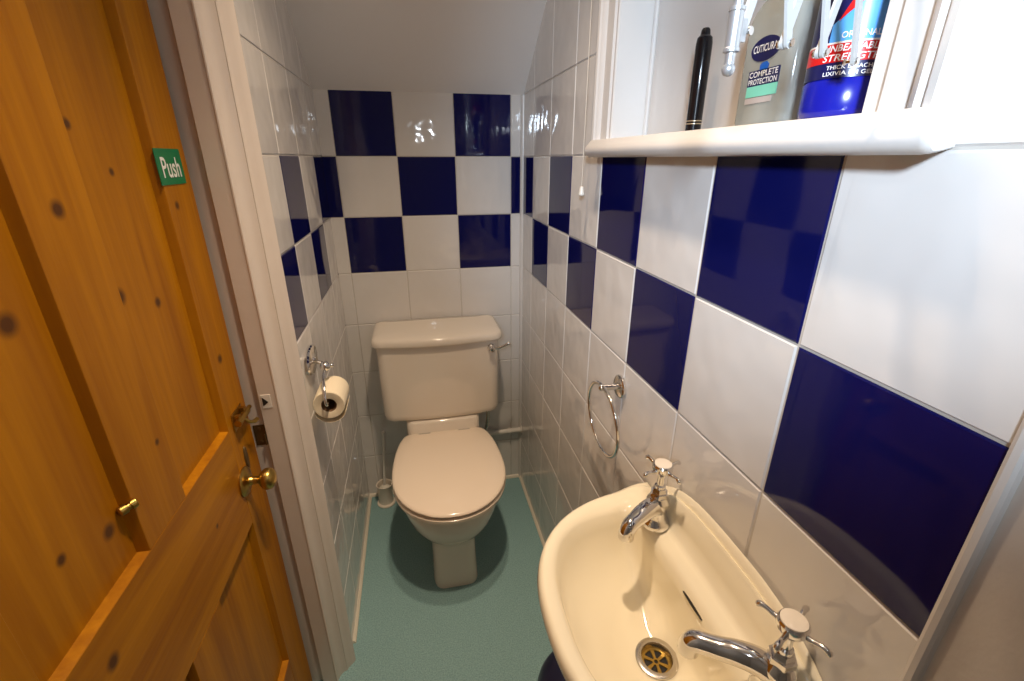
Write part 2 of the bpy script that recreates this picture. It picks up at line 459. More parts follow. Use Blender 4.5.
# PUSH sign
sg = thing('push_sign', 'green Push sign stuck on the pine door stile', 'sign', (XD + .0005, -.852, 1.388))
def sgn(y, z): return (XD + .0012, y, z)
bm = bmesh.new(); box(bm, (XD + .0001, -.8975, 1.3625), (XD + .0012, -.8125, 1.4165))
put(link('sign_plate', bm, 'sign_green', smooth=False), sg)
bm = text_bm('Push', .061, .0310, lambda u, v: Vector((XD + .0017, -.8545 + u, 1.3885 + v)))
put(link('lettering', bm, 'sign_white', smooth=False), sg)

# ------------------------------------------------------------------ toilet
TX = -.351
def sup(a, yf, yb, yc, z, n=2., N=56, cx=TX):
    out = []
    for k in range(N):
        t = 2 * PI * k / N; c, s = math.cos(t), math.sin(t)
        x = a * math.copysign(abs(c) ** (2 / n), c); y = abs(s) ** (2 / n)
        out.append((cx + x, yc + (yb - yc) * y if s > 0 else yc - (yc - yf) * y, z))
    return out
def dsec(a, yb, yf, r, bow, z, cx=TX, nf=14, nc=7):
    """plan of a bow-fronted box, counter-clockwise from the left front."""
    P = []
    for k in range(nf + 1):
        x = -a + r + (2 * a - 2 * r) * k / nf
        P.append((cx + x, yf - bow * (1 - (x / (a - r)) ** 2), z))
    for k in range(1, nc + 1):
        t = -PI / 2 + PI / 2 * k / nc; P.append((cx + a - r + r * math.cos(t), yf + r + r * math.sin(t), z))
    rb = .012
    for k in range(nc + 1):
        t = PI / 2 * k / nc; P.append((cx + a - rb + rb * math.cos(t), yb - rb + rb * math.sin(t), z))
    for k in range(nc + 1):
        t = PI / 2 + PI / 2 * k / nc; P.append((cx - a + rb + rb * math.cos(t), yb - rb + rb * math.sin(t), z))
    for k in range(nc):
        t = PI + PI / 2 * k / nc; P.append((cx - a + r + r * math.cos(t), yf + r + r * math.sin(t), z))
    return P
wc = thing('toilet', 'cream close-coupled toilet standing against the far tiled wall', 'toilet', (TX, -.35, 0))
bm = bmesh.new()
lv = [(.000, .080, -.546, -.08, -.36, 6), (.018, .079, -.544, -.08, -.36, 6), (.090, .077, -.535, -.08, -.36, 5.5), (.160, .078, -.530, -.08, -.35, 5), (.180, .080, -.532, -.08, -.34, 4.2),
      (.198, .094, -.545, -.08, -.33, 3.2), (.218, .120, -.570, -.08, -.33, 2.6), (.245, .146, -.598, -.08, -.34, 2.3), (.280, .165, -.622, -.08, -.35, 2.2), (.320, .177, -.639, -.08, -.36, 2.1), (.355, .183, -.647, -.09, -.37, 2.1),
      (.376, .184, -.650, -.09, -.37, 2.1), (.388, .184, -.650, -.09, -.37, 2.1), (.3915, .179, -.644, -.09, -.37, 2.1)]
rings(bm, [sup(a, yf, yb, yc, z, n) for z, a, yf, yb, yc, n in lv])
pl = [(.30, .105, -.19), (.36, .130, -.205), (.40, .139, -.214), (.466, .139, -.208), (.474, .136, -.204), (.4785, .130, -.194)]
rings(bm, [dsec(a, -.03, yf, .03, .004, z) for z, a, yf in pl])
pan = put(link('pan', bm, 'ceramic', angle=60), wc)
def egg(a, ab, yf, yb, ym, z, N=64):
    P = []
    nb = 14
    for k in range(N):                      # right side back -> front -> left side back
        s = k / (N - 1)
        if s < .3:
            t = s / .3; y = yb + (ym - yb) * t
            x = ab + (a - ab) * math.sqrt(max(0, 1 - ((y - ym) / (yb - ym)) ** 2)); P.append((TX + x, y, z))
        elif s > .7:
            t = (1 - s) / .3; y = yb + (ym - yb) * t
            x = ab + (a - ab) * math.sqrt(max(0, 1 - ((y - ym) / (yb - ym)) ** 2)); P.append((TX - x, y, z))
        else:
            t = (s - .3) / .4 * PI; c, sn = math.cos(t), math.sin(t)
            P.append((TX + a * math.copysign(abs(c) ** .95, c), ym - (ym - yf) * abs(sn) ** .95, z))
    for k in range(1, nb):
        P.append((TX - ab + 2 * ab * k / nb, yb, z))
    return P
bm = bmesh.new()
rings(bm, [egg(.184, .124, -.658, -.205, -.445, .3925), egg(.1885, .127, -.668, -.202, -.445, .396), egg(.1890, .127, -.669, -.202, -.445, .406), egg(.183, .124, -.660, -.205, -.445, .411)])
put(link('seat', bm, 'seat', angle=60), wc)
bm = bmesh.new()
ls = [(.178, .122, -.655, -.210, .4115), (.1855, .128, -.665, -.205, .4165), (.189, .130, -.670, -.204, .423), (.187, .128, -.668, -.206, .4275), (.180, .122, -.658, -.213, .4305),
      (.150, .098, -.615, -.245, .4345), (.10, .06, -.55, -.30, .437), (.04, .025, -.50, -.40, .438)]
rings(bm, [egg(a, ab, yf, yb, -.445, z) for a, ab, yf, yb, z in ls])
put(link('seat_lid', bm, 'seat', angle=60), wc)
for sx in (-.075, .075):
    bm = bmesh.new()
    tube(bm, [(TX + sx - .022, -.218, .424), (TX + sx + .022, -.218, .424)], .0085, 16)
    lathe(bm, [(.013, 0), (.013, .012), (.009, .014)], (TX + sx, -.216, .412), (0, 0, 1), 16)
    put(link('hinge', bm, 'chrome'), wc)
bm = bmesh.new()
cs = [(.478, .196, -.178, .03), (.480, .208, -.190, .035), (.488, .216, -.197, .038), (.506, .2185, -.200, .038), (.66, .2195, -.199, .035), (.790, .220, -.197, .032)]
rings(bm, [dsec(a, -.012, yf, r, .010, z) for z, a, yf, r in cs])
cist = put(link('cistern', bm, 'ceramic', angle=60), wc)
bm = bmesh.new()
cl = [(.783, .2265, -.203, .036), (.785, .2325, -.209, .038), (.790, .2345, -.211, .040), (.803, .2340, -.210, .040), (.8115, .2305, -.206, .040), (.8165, .222, -.197, .038), (.8195, .208, -.180, .034), (.8215, .165, -.15, .03), (.8225, .08, -.10, .02)]
rings(bm, [dsec(a, -.008 if a > .19 else -.03, yf, r, .014 * (a / .234), z) for z, a, yf, r in cl])
put(link('cistern_lid', bm, 'ceramic', angle=60), wc)
bm = bmesh.new()
lx, lz, ly = -.161, .757, -.199
lathe(bm, [(.014, 0), (.0145, .004), (.012, .008), (.0085, .011), (.0085, .018), (.011, .020), (.0115, .025), (.007, .030), (.0005, .031)], (lx, ly, lz), (0, -1, 0), 24)
tube(bm, smooth_path([(lx, ly - .022, lz), (lx + .020, ly - .027, lz + .004), (lx + .042, ly - .030, lz + .013), (lx + .064, ly - .030, lz + .024)], 5), [.0055, .0052, .005, .0048, .0046, .0044, .0044, .0044, .0045, .0046, .0048, .005, .0054, .0058, .0062, .005], 12)
o = put(link('flush_lever', bm, 'chrome'), wc); tag(o, 'chrome flush lever'); o.parent = cist; o.location = (0, 0, 0)
bm = bmesh.new()
tube(bm, smooth_path([(-.165, -.10, .485), (-.165, -.10, .40), (-.168, -.07, .33), (-.17, -.03, .29)], 5), .0075, 12)
tag(put(link('inlet_hose', bm, 'steel'), wc), 'short grey inlet hose')
# pipe
bm = bmesh.new()
tube(bm, [(-.29, -.022, .268), (-.002, -.022, .271)], .0105, 18)
lathe(bm, [(.016, 0), (.0155, .004), (.0115, .006)], (-.001, -.022, .271), (-1, 0, 0), 18)
for x in (-.215, -.06):
    lathe(bm, [(.0135, 0), (.0135, .008)], (x, -.022, .2695), (1, 0, 0), 18); box(bm, (x, -.022, .266), (x + .008, -.0005, .273))
tag(link('waste_pipe', bm, 'white_plastic'), 'white pipe running along far wall from toilet to corner', 'pipe')

# toilet brush in its pot
bx, by = -.614, -.058
bh = thing('brush_pot', 'small cream pot holding toilet brush left of the toilet', 'brush holder', (bx, by, 0))
bm = bmesh.new()
lathe(bm, [(.037, .0), (.039, .003), (.038, .008), (.031, .012), (.031, .092), (.034, .097), (.035, .102), (.032, .103), (.029, .099), (.0285, .016)], (bx, by, .0), (0, 0, 1), 32)
put(link('pot', bm, 'ceramic'), bh)
tbr = thing('toilet_brush', 'white toilet brush with thin handle standing in its pot', 'toilet brush', (bx, by, .02))
bm = bmesh.new()
tube(bm, [(bx, by, .09), (bx + .010, by + .001, .22), (bx + .021, by + .002, .35)], [.006, .0055, .0065], 14)
sphere(bm, (bx + .0214, by + .002, .355), .0085)
put(link('handle', bm, 'white_plastic'), tbr)
bm = bmesh.new()
pr = []
for k in range(13):
    pr.append((.023 if k % 2 else .018, .022 + .0055 * k))
pr = [(.006, .018)] + pr + [(.014, .092), (.006, .096)]
lathe(bm, pr, (bx, by, 0), (0, 0, 1), 24)
put(link('brush_head', bm, 'bristle'), tbr)

# ------------------------------------------------------------------ toilet roll holder and roll
hy, hz = -.618, .936
rh = thing('toilet_roll_holder', 'chrome toilet roll holder on the left tiles beside door frame', 'toilet roll holder', (-W, hy, hz))
bm = bmesh.new()
lathe(bm, [(.0345, 0), (.0355, .002), (.0350, .008), (.032, .0115), (.014, .0130), (.0090, .016), (.0085, .020)], (-W + .0005, hy, hz), (1, 0, 0), 36)
for v in bm.verts: v.co.y = hy + (v.co.y - hy) * (1.55 if abs(v.co.y - hy) > .010 or abs(v.co.z - hz) > .010 else 1.)
put(link('wall_plate', bm, 'chrome'), rh)
bm = bmesh.new()
tube(bm, [(-W + .010, hy, hz - .004), (-.650, hy - .012, hz - .008)], .0048, 14)
put(link('post', bm, 'chrome'), rh)
bxx, byy, bzz = -.646, -.645, .927
bm = bmesh.new(); sphere(bm, (bxx, byy, bzz), .0125, 24)
sphere(bm, (bxx + .013, byy + .012, bzz - .004), .0062, 16)
tube(bm, [(-.652, hy - .010, hz - .008), (bxx, byy, bzz)], .0045, 12)
put(link('ball', bm, 'chrome'), rh)
RX, RZ, RY0, RY1 = -.6375, .853, -.712, -.622
bm = bmesh.new()
tube(bm, smooth_path([(bxx, byy, bzz - .004), (bxx - .002, byy - .030, bzz - .016), (-.6425, -.708, .902), (-.6400, -.728, .880), (-.6385, -.728, .8635), (RX, -.714, .862), (RX, -.66, .862), (RX, -.625, .862)], 7), .0036, 12)
put(link('hook_arm', bm, 'chrome'), rh)
roll = thing('toilet_roll', 'nearly used white toilet roll hanging on the chrome holder', 'toilet roll', (RX, (RY0 + RY1) / 2, RZ - .042))
bm = bmesh.new()
ro, ri = .0365, .0178
seg = 40
def ringxz(r, y, cx=RX, cz=RZ): return [(cx + r * math.cos(2 * PI * k / seg), y, cz + r * math.sin(2 * PI * k / seg)) for k in range(seg)]
rings(bm, [ringxz(ri, RY0 + .001), ringxz(ri + .002, RY0), ringxz(ro - .002, RY0 - .0003), ringxz(ro, RY0 + .002), ringxz(ro, RY1 - .002), ringxz(ro - .002, RY1), ringxz(ri, RY1)], False, False)
put(link('paper_roll', bm, 'paper'), roll)
bm = bmesh.new()
rings(bm, [ringxz(ri - .0012, RY0 + .0012), ringxz(ri, RY0 + .0012), ringxz(ri, RY1 - .0012), ringxz(ri - .0012, RY1 - .0012), ringxz(ri - .0012, RY0 + .0012)], False, False)
put(link('cardboard_core', bm, 'card'), roll)
bm = bmesh.new()
tl = [(RX + (ro + .0012) * math.cos(a), RZ - .0105 + (ro + .0012) * math.sin(a)) for a in [PI * (1.10 + .0415 * k) for k in range(20)]]
rings(bm, [[(x, y, z) for x, z in tl] + [(RX + (x - RX) * .985, y, RZ + (z - RZ) * .985) for x, z in tl[::-1]] for y in (RY0 + .002, RY1 - .004)])
put(link('loose_sheet', bm, 'paper'), roll)

# ------------------------------------------------------------------ towel ring
ty, tz = -.940, .953
tr = thing('towel_ring', 'chrome towel ring on the right tiles above the wash basin', 'towel ring', (0, ty, tz))
bm = bmesh.new()
lathe(bm, [(.0245, 0), (.0255, .002), (.0250, .006), (.022, .0085), (.012, .0095)], (-.0005, ty, tz), (-1, 0, 0), 36)
put(link('wall_plate', bm, 'chrome'), tr)
bm = bmesh.new()
tube(bm, [(-.008, ty, tz), (-.044, ty + .004, tz - .001)], .0068, 18)
sphere(bm, (-.044, ty + .004, tz - .001), .0072, 16)
put(link('post', bm, 'chrome'), tr)
bm = bmesh.new()
rr = .081; rcz = tz - rr + .001
pts = [(-.0405 + .012 * (1 - math.cos(a)) / 2, ty + .006 + rr * math.sin(a), rcz + rr * math.cos(a)) for a in [2 * PI * k / 64 for k in range(64)]]
tube(bm, pts, .0042, 14, closed=True)
put(link('ring', bm, 'chrome'), tr)

# pull cord
pc = thing('pull_cord', 'white light pull cord with acorn end hanging by the recess frame', 'pull cord', (-.022, -.690, 1.325))
bm = bmesh.new(); tube(bm, [(-.022, -.690, 1.340), (-.022, -.690, CEIL - .225)], .0011, 8)
bm2 = bmesh.new(); box(bm2, (-.04, -.71, 2.0), (0, -.67, 2.03)); bm2.free()
put(link('cord', bm, 'cord'), pc)
bm = bmesh.new()
lathe(bm, [(.0012, .020), (.0035, .019), (.0048, .015), (.0052, .009), (.0068, .004), (.0066, .001), (.004, -.001), (.0004, -.0015)], (-.022, -.690, 1.323), (0, 0, 1), 18)
put(link('acorn', bm, 'white_plastic'), pc)

# ------------------------------------------------------------------ wash basin
CY = -1.325
wb_ = thing('wash_basin', 'ivory ceramic wash basin fixed to the right tiled wall', 'wash basin', (0, CY, .64))
NB, NK = 72, 28
def outer_curve(a=.272, hw=.233, n=2.35, back=-.0008):
    P = []
    for k in range(NB + 1):
        t = PI * k / NB                          # far side -> front -> near side
        c, s = math.cos(t), math.sin(t)
        P.append((-a * abs(s) ** (2 / n), CY + hw * math.copysign(abs(c) ** (2 / n), c)))
    P = [(min(x, back), y) for x, y in P]
    for k in range(1, NK):
        P.append((back, CY - hw + 2 * hw * k / NK))
    return P
def bowl_curve(xb, xf, hw, n=2.5, nb=3.2, cy=CY, bw=.72):
    P = []
    xm = xb - .030
    for k in range(NB + 1):
        t = PI * k / NB; c, s = math.cos(t), math.sin(t)
        P.append((xm - (xm - xf) * abs(s) ** (2 / n), cy + hw * math.copysign(abs(c) ** (2 / n), c)))
    for k in range(1, NK):
        t = PI + PI * k / NK; c, s = math.cos(t), math.sin(t)
        P.append((xm + (xb - xm) * abs(s) ** (2 / nb), cy + hw * math.copysign(abs(c) ** (2 / 2.4), c)))
    return P
O = outer_curve(); B = bowl_curve(-.056, -.241, .176)
dx, dy, dr = -.092, CY, .0315
def lerp(P, Q, s): return [(p[0] + (q[0] - p[0]) * s, p[1] + (q[1] - p[1]) * s) for p, q in zip(P, Q)]
def about(P, sx, sy, cx, cy=CY): return [(cx + (x - cx) * sx, cy + (y - cy) * sy) for x, y in P]
def backness(x, y):
    f = max(0., min(1., (x + .075) / .055)); return f * f * (3 - 2 * f)
def arch(y):
    d = abs(y - CY) / .214
    return max(0., 1 - d ** 3)
Dr = []
for i, (x, y) in enumerate(B):
    a = math.atan2(y - dy, x - dx); Dr.append((dx + dr * math.cos(a), dy + dr * math.sin(a)))
levels = []
levels.append([(x, y, .6885) for x, y in Dr])
levels.append([(x, y, .6925) for x, y in lerp(Dr, lerp(Dr, B, .14), 1)])
Q = bowl_curve(-.054, -.190, .115, 2.2, 2.6); levels.append([(x, y, .704 + .012 * max(0, (-.10 - x) / .09)) for x, y in lerp(Dr, Q, .62)])
levels.append([(x, y, .716 + .016 * max(0, (-.10 - x) / .09)) for x, y in Q])
Q2 = bowl_curve(-.054, -.222, .152, 2.3, 3.); levels.append([(x, y, .752) for x, y in Q2])
Q3 = bowl_curve(-.055, -.236, .170, 2.4, 3.1); levels.append([(x, y, .790) for x, y in Q3])
levels.append([(x, y, .812 + .004 * backness(x, y)) for x, y in B])
for s, zf, zb, ar in ((.18, .8185, .823, 0), (.42, .8215, .826, .0), (.58, .822, .827, .004), (.66, .822, .829, .026), (.72, .8218, .830, .058), (.77, .8212, .829, .0625), (.82, .8202, .828, .061), (.88, .8185, .828, .0745), (.94, .8150, .826, .079), (1., .806, .821, .077)):
    R = lerp(B, O, s)
    levels.append([(x, y, zf + (zb - zf + ar * arch(y)) * backness(O[i][0] * .9 + x * .1 if True else x, y) if True else 0) for i, (x, y) in enumerate(R)])
def skirt(sx, sy, z): return [(min(x * sx, -.0008), CY + (y - CY) * sy, z) for x, y in O]
levels.append(skirt(.985, .985, .790)); levels.append(skirt(.94, .95, .765)); levels.append(skirt(.86, .86, .725)); levels.append(skirt(.72, .70, .690)); levels.append(skirt(.55, .50, .668)); levels.append(skirt(.40, .30, .660))
bm = bmesh.new(); rings(bm, levels, cap0=False, cap1=True)
bas = put(link('bowl', bm, 'basin_ceramic', angle=75), wb_)
# waste
bm = bmesh.new()
lathe(bm, [(.0225, .0008), (.0235, .0036), (.0290, .0042), (.0318, .0030), (.0322, .0005)], (dx, dy, .6890), (0, 0, 1), 40, cap0=False, cap1=False)
lathe(bm, [(.0225, .0010), (.0215, -.004), (.0210, -.010)], (dx, dy, .6890), (0, 0, 1), 40, cap0=False, cap1=False)
wst = put(link('waste', bm, 'steel'), wb_); tag(wst, 'steel waste ring')
bm = bmesh.new(); lathe(bm, [(.0205, 0), (.0205, .0006)], (dx, dy, .6792), (0, 0, 1), 32)
o = put(link('drain_hollow', bm, 'dark'), wb_); o.parent = wst; o.location = (0, 0, 0)
bm = bmesh.new()
lathe(bm, [(.0055, 0), (.0055, .002), (.0030, .002), (.0030, 0)], (dx, dy, .6802), (0, 0, 1), 20, cap0=False, cap1=False)
for k in range(6):
    a = k * PI / 3 + .4; ux, uy = math.cos(a), math.sin(a)
    q = [(dx + ux * r - uy * w, dy + uy * r + ux * w) for r, w in ((.0045, -.0016), (.0212, -.0030), (.0212, .0030), (.0045, .0016))]
    prism(bm, q, .6802, .6822)
lathe(bm, [(.0180, 0), (.0180, .002), (.0212, .002), (.0212, 0)], (dx, dy, .6802), (0, 0, 1), 32, cap0=False, cap1=False)
o = put(link('drain_grid', bm, 'brass'), wb_); o.parent = wst; o.location = (0, 0, 0)
# overflow slit
bm = bmesh.new()
pts = [(.021 * math.cos(a), .0027 * math.sin(a)) for a in [2 * PI * k / 20 for k in range(20)]]
rings(bm, [[(-.0572, CY - .010 + a * 1.15, .806 + b) for a, b in pts], [(-.052, CY - .010 + a * 1.15, .806 + b) for a, b in pts]])
put(link('overflow_slot', bm, 'dark'), wb_)
# taps
def make_tap(ty, tx, tipx, tipy, rot):
    zd = .832
    bm = bmesh.new()
    lathe(bm, [(.0235, -.004), (.0245, .001), (.0225, .005), (.0185, .009), (.0165, .016), (.0160, .026), (.0178, .034), (.0190, .040), (.0182, .045), (.0150, .050), (.0140, .0535)], (tx, ty, zd), (0, 0, 1), 32)
    # six-sided bonnet and gland
    def hexa(r0, r1, z0, z1):
        rings(bm, [[(tx + r * math.cos(k * PI / 3), ty + r * math.sin(k * PI / 3), z) for k in range(6)] for r, z in ((r0, z0), (r1, z1))])
    hexa(.0150, .0150, zd + .053, zd + .061); hexa(.0122, .0105, zd + .061, zd + .069)
    lathe(bm, [(.0085, .069), (.0085, .074), (.0058, .076), (.0052, .090), (.0065, .094)], (tx, ty, zd), (0, 0, 1), 24)
    t = put(link('tap', bm, 'chrome', angle=40), wb_); tag(t, 'chrome pillar tap with cross handle')
    bm = bmesh.new()
    d = Vector((tipx - tx, tipy - ty, 0)); L = d.length; d.normalize()
    P = lambda s, z: (tx + d.x * s, ty + d.y * s, z)
    path = smooth_path([P(.004, zd + .032), P(.022, zd + .038), P(.042, zd + .038), P(.058, zd + .035), P(L - .006, zd + .031), P(L, zd + .021), P(L + .0005, zd + .012)], 6)
    n = len(path); rd = [.0165 - .0040 * min(1, i / (n * .55)) for i in range(n)]
    tube(bm, path, rd, 20)
    s = put(link('spout', bm, 'chrome', angle=60), wb_); s.parent = t; s.location = (0, 0, 0)
    bm = bmesh.new()
    zh = zd + .094
    lathe(bm, [(.0065, 0), (.0090, .004), (.0140, .008), (.0160, .012), (.0162, .019), (.0145, .0215)], (tx, ty, zh), (0, 0, 1), 28)
    for k in range(4):
        a = rot + k * PI / 2; ux, uy = math.cos(a), math.sin(a)
        pp = [(tx + ux * r, ty + uy * r, zh + z) for r, z in ((.012, .011), (.019, .0115), (.025, .013), (.0310, .0135), (.035, .012), (.0365, .0085))]
        tube(bm, smooth_path(pp, 3), [.0040, .0037, .0034, .0031, .0029, .0028, .0028, .0028, .0029, .0031, .0034, .0036, .0036, .0034, .0030, .002], 12)
    h = put(link('cross_handle', bm, 'chrome'), wb_); h.parent = t; h.location = (0, 0, 0)
    bm = bmesh.new(); lathe(bm, [(.0136, .0205), (.0136, .0225), (.0122, .0232), (.0005, .0236)], (tx, ty, zh), (0, 0, 1), 28)
    ix = put(link('index_disc', bm, 'ceramic'), wb_); ix.parent = t; ix.location = (0, 0, 0)
make_tap(-1.196, -.044, -.114, -1.231, .25)
make_tap(-1.470, -.044, -.117, -1.414, .45)

# navy bin beneath
bn = thing('waste_bin', 'navy blue bin with rounded lid on the carpet under the basin', 'bin', (-.108, -1.125, 0))
bm = bmesh.new(); lathe(bm, [(.085, 0), (.089, .004), (.104, .262), (.106, .268), (.102, .270)], (-.108, -1.125, .0), (0, 0, 1), 48)
put(link('bin_body', bm, 'navy_bin'), bn)
bm = bmesh.new(); lathe(bm, [(.104, .271), (.109, .275), (.110, .283), (.107, .300), (.097, .322), (.078, .340), (.05, .352), (.0005, .356)], (-.108, -1.125, .0), (0, 0, 1), 48)
put(link('bin_lid', bm, 'navy_bin', angle=60), bn)

# ------------------------------------------------------------------ recess, its frame and ledge
XR = .062
bm = bmesh.new()
q = lambda *p: bm.faces.new([bm.verts.new(v) for v in p])
q((0, R0, RZ0), (XR, R0, RZ0), (XR, R0, RZ1), (0, R0, RZ1)); q((0, R1, RZ0), (XR, R1, RZ0), (XR, R1, RZ1), (0, R1, RZ1))
q((XR, R0, RZ0), (XR, R1, RZ0), (XR, R1, RZ1), (XR, R0, RZ1)); q((0, R0, RZ1), (XR, R0, RZ1), (XR, R1, RZ1), (0, R1, RZ1)); q((0, R0, RZ0), (XR, R0, RZ0), (XR, R1, RZ0), (0, R1, RZ0))
tag(link('wall_recess', bm, 'gloss_white', smooth=False), 'shallow white painted recess in the right wall', 'recess', kind='structure')
bm = bmesh.new(); tube(bm, [(XR - .003, R0 - .003, RZ0), (XR - .003, R0 - .003, RZ1)], .0045, 10)
tag(link('trim_2', bm, 'gloss_white'), 'thin white bead in the recess corner', 'trim', kind='structure')
def architrave(name, y_in, y_out, z0, z1, lab):
    bm = bmesh.new(); w = y_out - y_in
    P = [(.0, 0.), (-.010, 0.), (-.0125, .03), (-.0125, .10), (-.009, .13), (-.009, .19), (-.0135, .24), (-.0145, .50), (-.0145, .60), (-.019, .66), (-.0215, .74), (-.0185, .80), (-.0225, .86), (-.0235, .95), (-.021, 1.), (0., 1.)]
    prism(bm, [(x, y_in + w * t) for x, t in P], z0, z1)
    return tag(link(name, bm, 'gloss_white', angle=25), lab, 'architrave', kind='structure')
architrave('trim_3', R0, -.733, 1.4375, RZ1, 'white moulded upright on the far side of recess')
architrave('trim_4', R1, -1.437, 1.4375, RZ1, 'white moulded upright on the near side of recess')
bm = bmesh.new(); box(bm, (-.034, -1.437, RZ1), (0, -.733, RZ1 + .06))  # out of view; set low and deep to keep ceiling light out of recess
tag(link('trim_5', bm, 'gloss_white', bevel=.004, smooth=False), 'white projecting head above the recess, shaped to shade it', 'architrave', kind='structure')
ledge = thing('ledge', 'white painted wooden ledge with rounded nosing beneath the recess', 'shelf', (0, -1.09, 1.409))
bm = bmesh.new()
z0, z1, xf = 1.4045, 1.4385, -.041
nose = [(XR - .002, z0 + .006), (-.0005, z0 + .004), (-.020, z0 + .001), (xf + .010, z0), (xf + .003, z0 + .004), (xf, z0 + .011), (xf + .001, z0 + .018), (xf + .006, z0 + .0245), (xf + .013, z1 - .001), (xf + .020, z1), (XR - .002, z1)]
nose1 = [(x, z) for x, z in nose]
ya, yb2 = -.742, -1.442
box(bm, (-.0005, R1 + .001, z0 + .004), (XR - .002, R0 - .001, z1))
nf = [(x, z) for x, z in nose if x < 0.] ; nf = nf[:] + [(-.0005, z1)]
nfs = [(-.0005, z0 + .004)] + [p for p in nose if p[0] < -.001] + [(-.0005, z1)]
def sc_ring(y, s):
    cz = (z0 + z1) / 2
    return [(x * (1 if x > -.01 else 1 - (1 - s) * .35), y, cz + (z - cz) * s) for x, z in nfs]
def end_ring(y, s, slant):
    return [(x, yy + slant * (-x / .041), z) for x, yy, z in sc_ring(y, s)]
rings(bm, [end_ring(ya, .86, 0), end_ring(ya - .002, .96, 0), end_ring(ya - .006, 1, 0), end_ring(-1.436, 1, -.010), end_ring(-1.440, .96, -.011), end_ring(-1.4425, .86, -.011)])
put(link('ledge_board', bm, 'gloss_white', angle=40), ledge)

# slim black tube
ZS = z1
kx, ky2 = .030, -1.033
kt = thing('cosmetic_tube', 'slim glossy black tube standing upright at far end of ledge', 'tube', (kx, ky2, ZS))
bm = bmesh.new(); lathe(bm, [(.0105, .0), (.0115, .001), (.0115, .058), (.0117, .060), (.0117, .120), (.0105, .1275), (.0070, .131), (.0062, .137), (.0045, .1395), (.0003, .140)], (kx, ky2, ZS), (0, 0, 1), 28)
put(link('case', bm, 'black_gloss'), kt)
bm = bmesh.new()
for zz in (.0125, .0165):
    lathe(bm, [(.0114, zz), (.0119, zz + .0004), (.0119, zz + .0012), (.0114, zz + .0016)], (kx, ky2, ZS), (0, 0, 1), 28, cap0=False, cap1=False)
tag(put(link('ring_band', bm, 'pale_ring'), kt), 'two thin pale rings')

# clear hand gel bottle
gx0, gx1, gy0, gy1 = .004, .046, -1.250, -1.160
gcx, gcy = (gx0 + gx1) / 2, (gy0 + gy1) / 2
gb = thing('gel_bottle', 'clear hand gel bottle with blue oval label on the ledge', 'bottle', (gcx, gcy, ZS))
def rrect(hx, hy_, r, z, n=6):
    P = []
    for sx, sy, a0 in ((1, 1, 0), (-1, 1, PI / 2), (-1, -1, PI), (1, -1, 3 * PI / 2)):
        for k in range(n + 1):
            a = a0 + PI / 2 * k / n
            P.append((gcx + sx * (hx - r) + r * math.cos(a), gcy + sy * (hy_ - r) + r * math.sin(a), z))
    return P
bm = bmesh.new()
hx, hy_ = (gx1 - gx0) / 2, (gy1 - gy0) / 2
rings(bm, [rrect(hx - .004, hy_ - .004, .010, ZS), rrect(hx - .001, hy_ - .001, .012, ZS + .002), rrect(hx, hy_, .013, ZS + .006), rrect(hx, hy_, .013, ZS + .105), rrect(hx - .001, hy_ - .003, .013, ZS + .118),
           rrect(hx - .004, hy_ - .012, .013, ZS + .130), rrect(hx - .007, hy_ - .026, .012, ZS + .139), rrect(.013, .013, .0125, ZS + .144), rrect(.012, .012, .0115, ZS + .152)])
put(link('bottle_body', bm, 'gel', angle=50), gb)
bm = bmesh.new()
lathe(bm, [(.0145, 0), (.0150, .002), (.0150, .018), (.012, .021), (.005, .023), (.0045, .040), (.009, .041), (.010, .047), (.008, .051), (.0005, .052)], (gcx, gcy, ZS + .150), (0, 0, 1), 28)
tube(bm, smooth_path([(gcx, gcy, ZS + .196), (gcx - .018, gcy, ZS + .197), (gcx - .034, gcy, ZS + .194), (gcx - .038, gcy, ZS + .186)], 4), .0042, 12)
put(link('pump_top', bm, 'pump'), gb)
lf = gx0 - .0006
def gl(y, z, k=0): return Vector((lf - .0003 * k, y, z))
def patch(name, m, pts, k, root, par=None):
    bm = bmesh.new()
    a = [bm.verts.new(gl(y, z, k)) for y, z in pts]; b = [bm.verts.new((gx0 + .0004, y, z)) for y, z in pts]
    bm.faces.new(a)
    for i in range(len(pts)):
        j = (i + 1) % len(pts); bm.faces.new((a[i], a[j], b[j], b[i]))
    o = put(link(name, bm, m, smooth=False), root)
    if par: o.parent = par; o.location = (0, 0, 0)
    return o
# label figures are read off in (y, z) on the bottle's front
oy, oz = -1.204, 1.5195
lab = patch('front_label', 'lab_navy', [(oy + .0235 * math.cos(a) * math.cos(.0) , oz + .0125 * math.sin(a)) for a in [2 * PI * k / 36 for k in range(36)]], 1, gb)
def bend(u, v): return gl(oy - u, oz + v + .001, 2)
o = put(link('lettering', text_bm('CUTICURA', .0385, .0078, bend), 'ink_white', smooth=False), gb); o.parent = lab; o.location = (0, 0, 0)
patch('swoosh', 'lab_blue', [(oy + .004, oz - .016), (oy + .001, oz - .014), (oy - .006, oz - .0135), (oy - .010, oz - .0165), (oy - .0085, oz - .022), (oy - .0055, oz - .0285), (oy - .0008, oz - .0285), (oy - .001, oz - .022), (oy + .0035, oz - .0215)], 1, gb, lab)
ly0, ly1 = -1.2335, -1.183
patch('claim_panel', 'lab_navy', [(ly0, 1.4820), (ly0, 1.4985), (ly1, 1.4985), (ly1, 1.4820)], 1, gb, lab)
patch('mint_band', 'lab_green', [(ly0, 1.4705), (ly0, 1.4820), (ly1, 1.4820), (ly1, 1.4705)], 1, gb, lab)
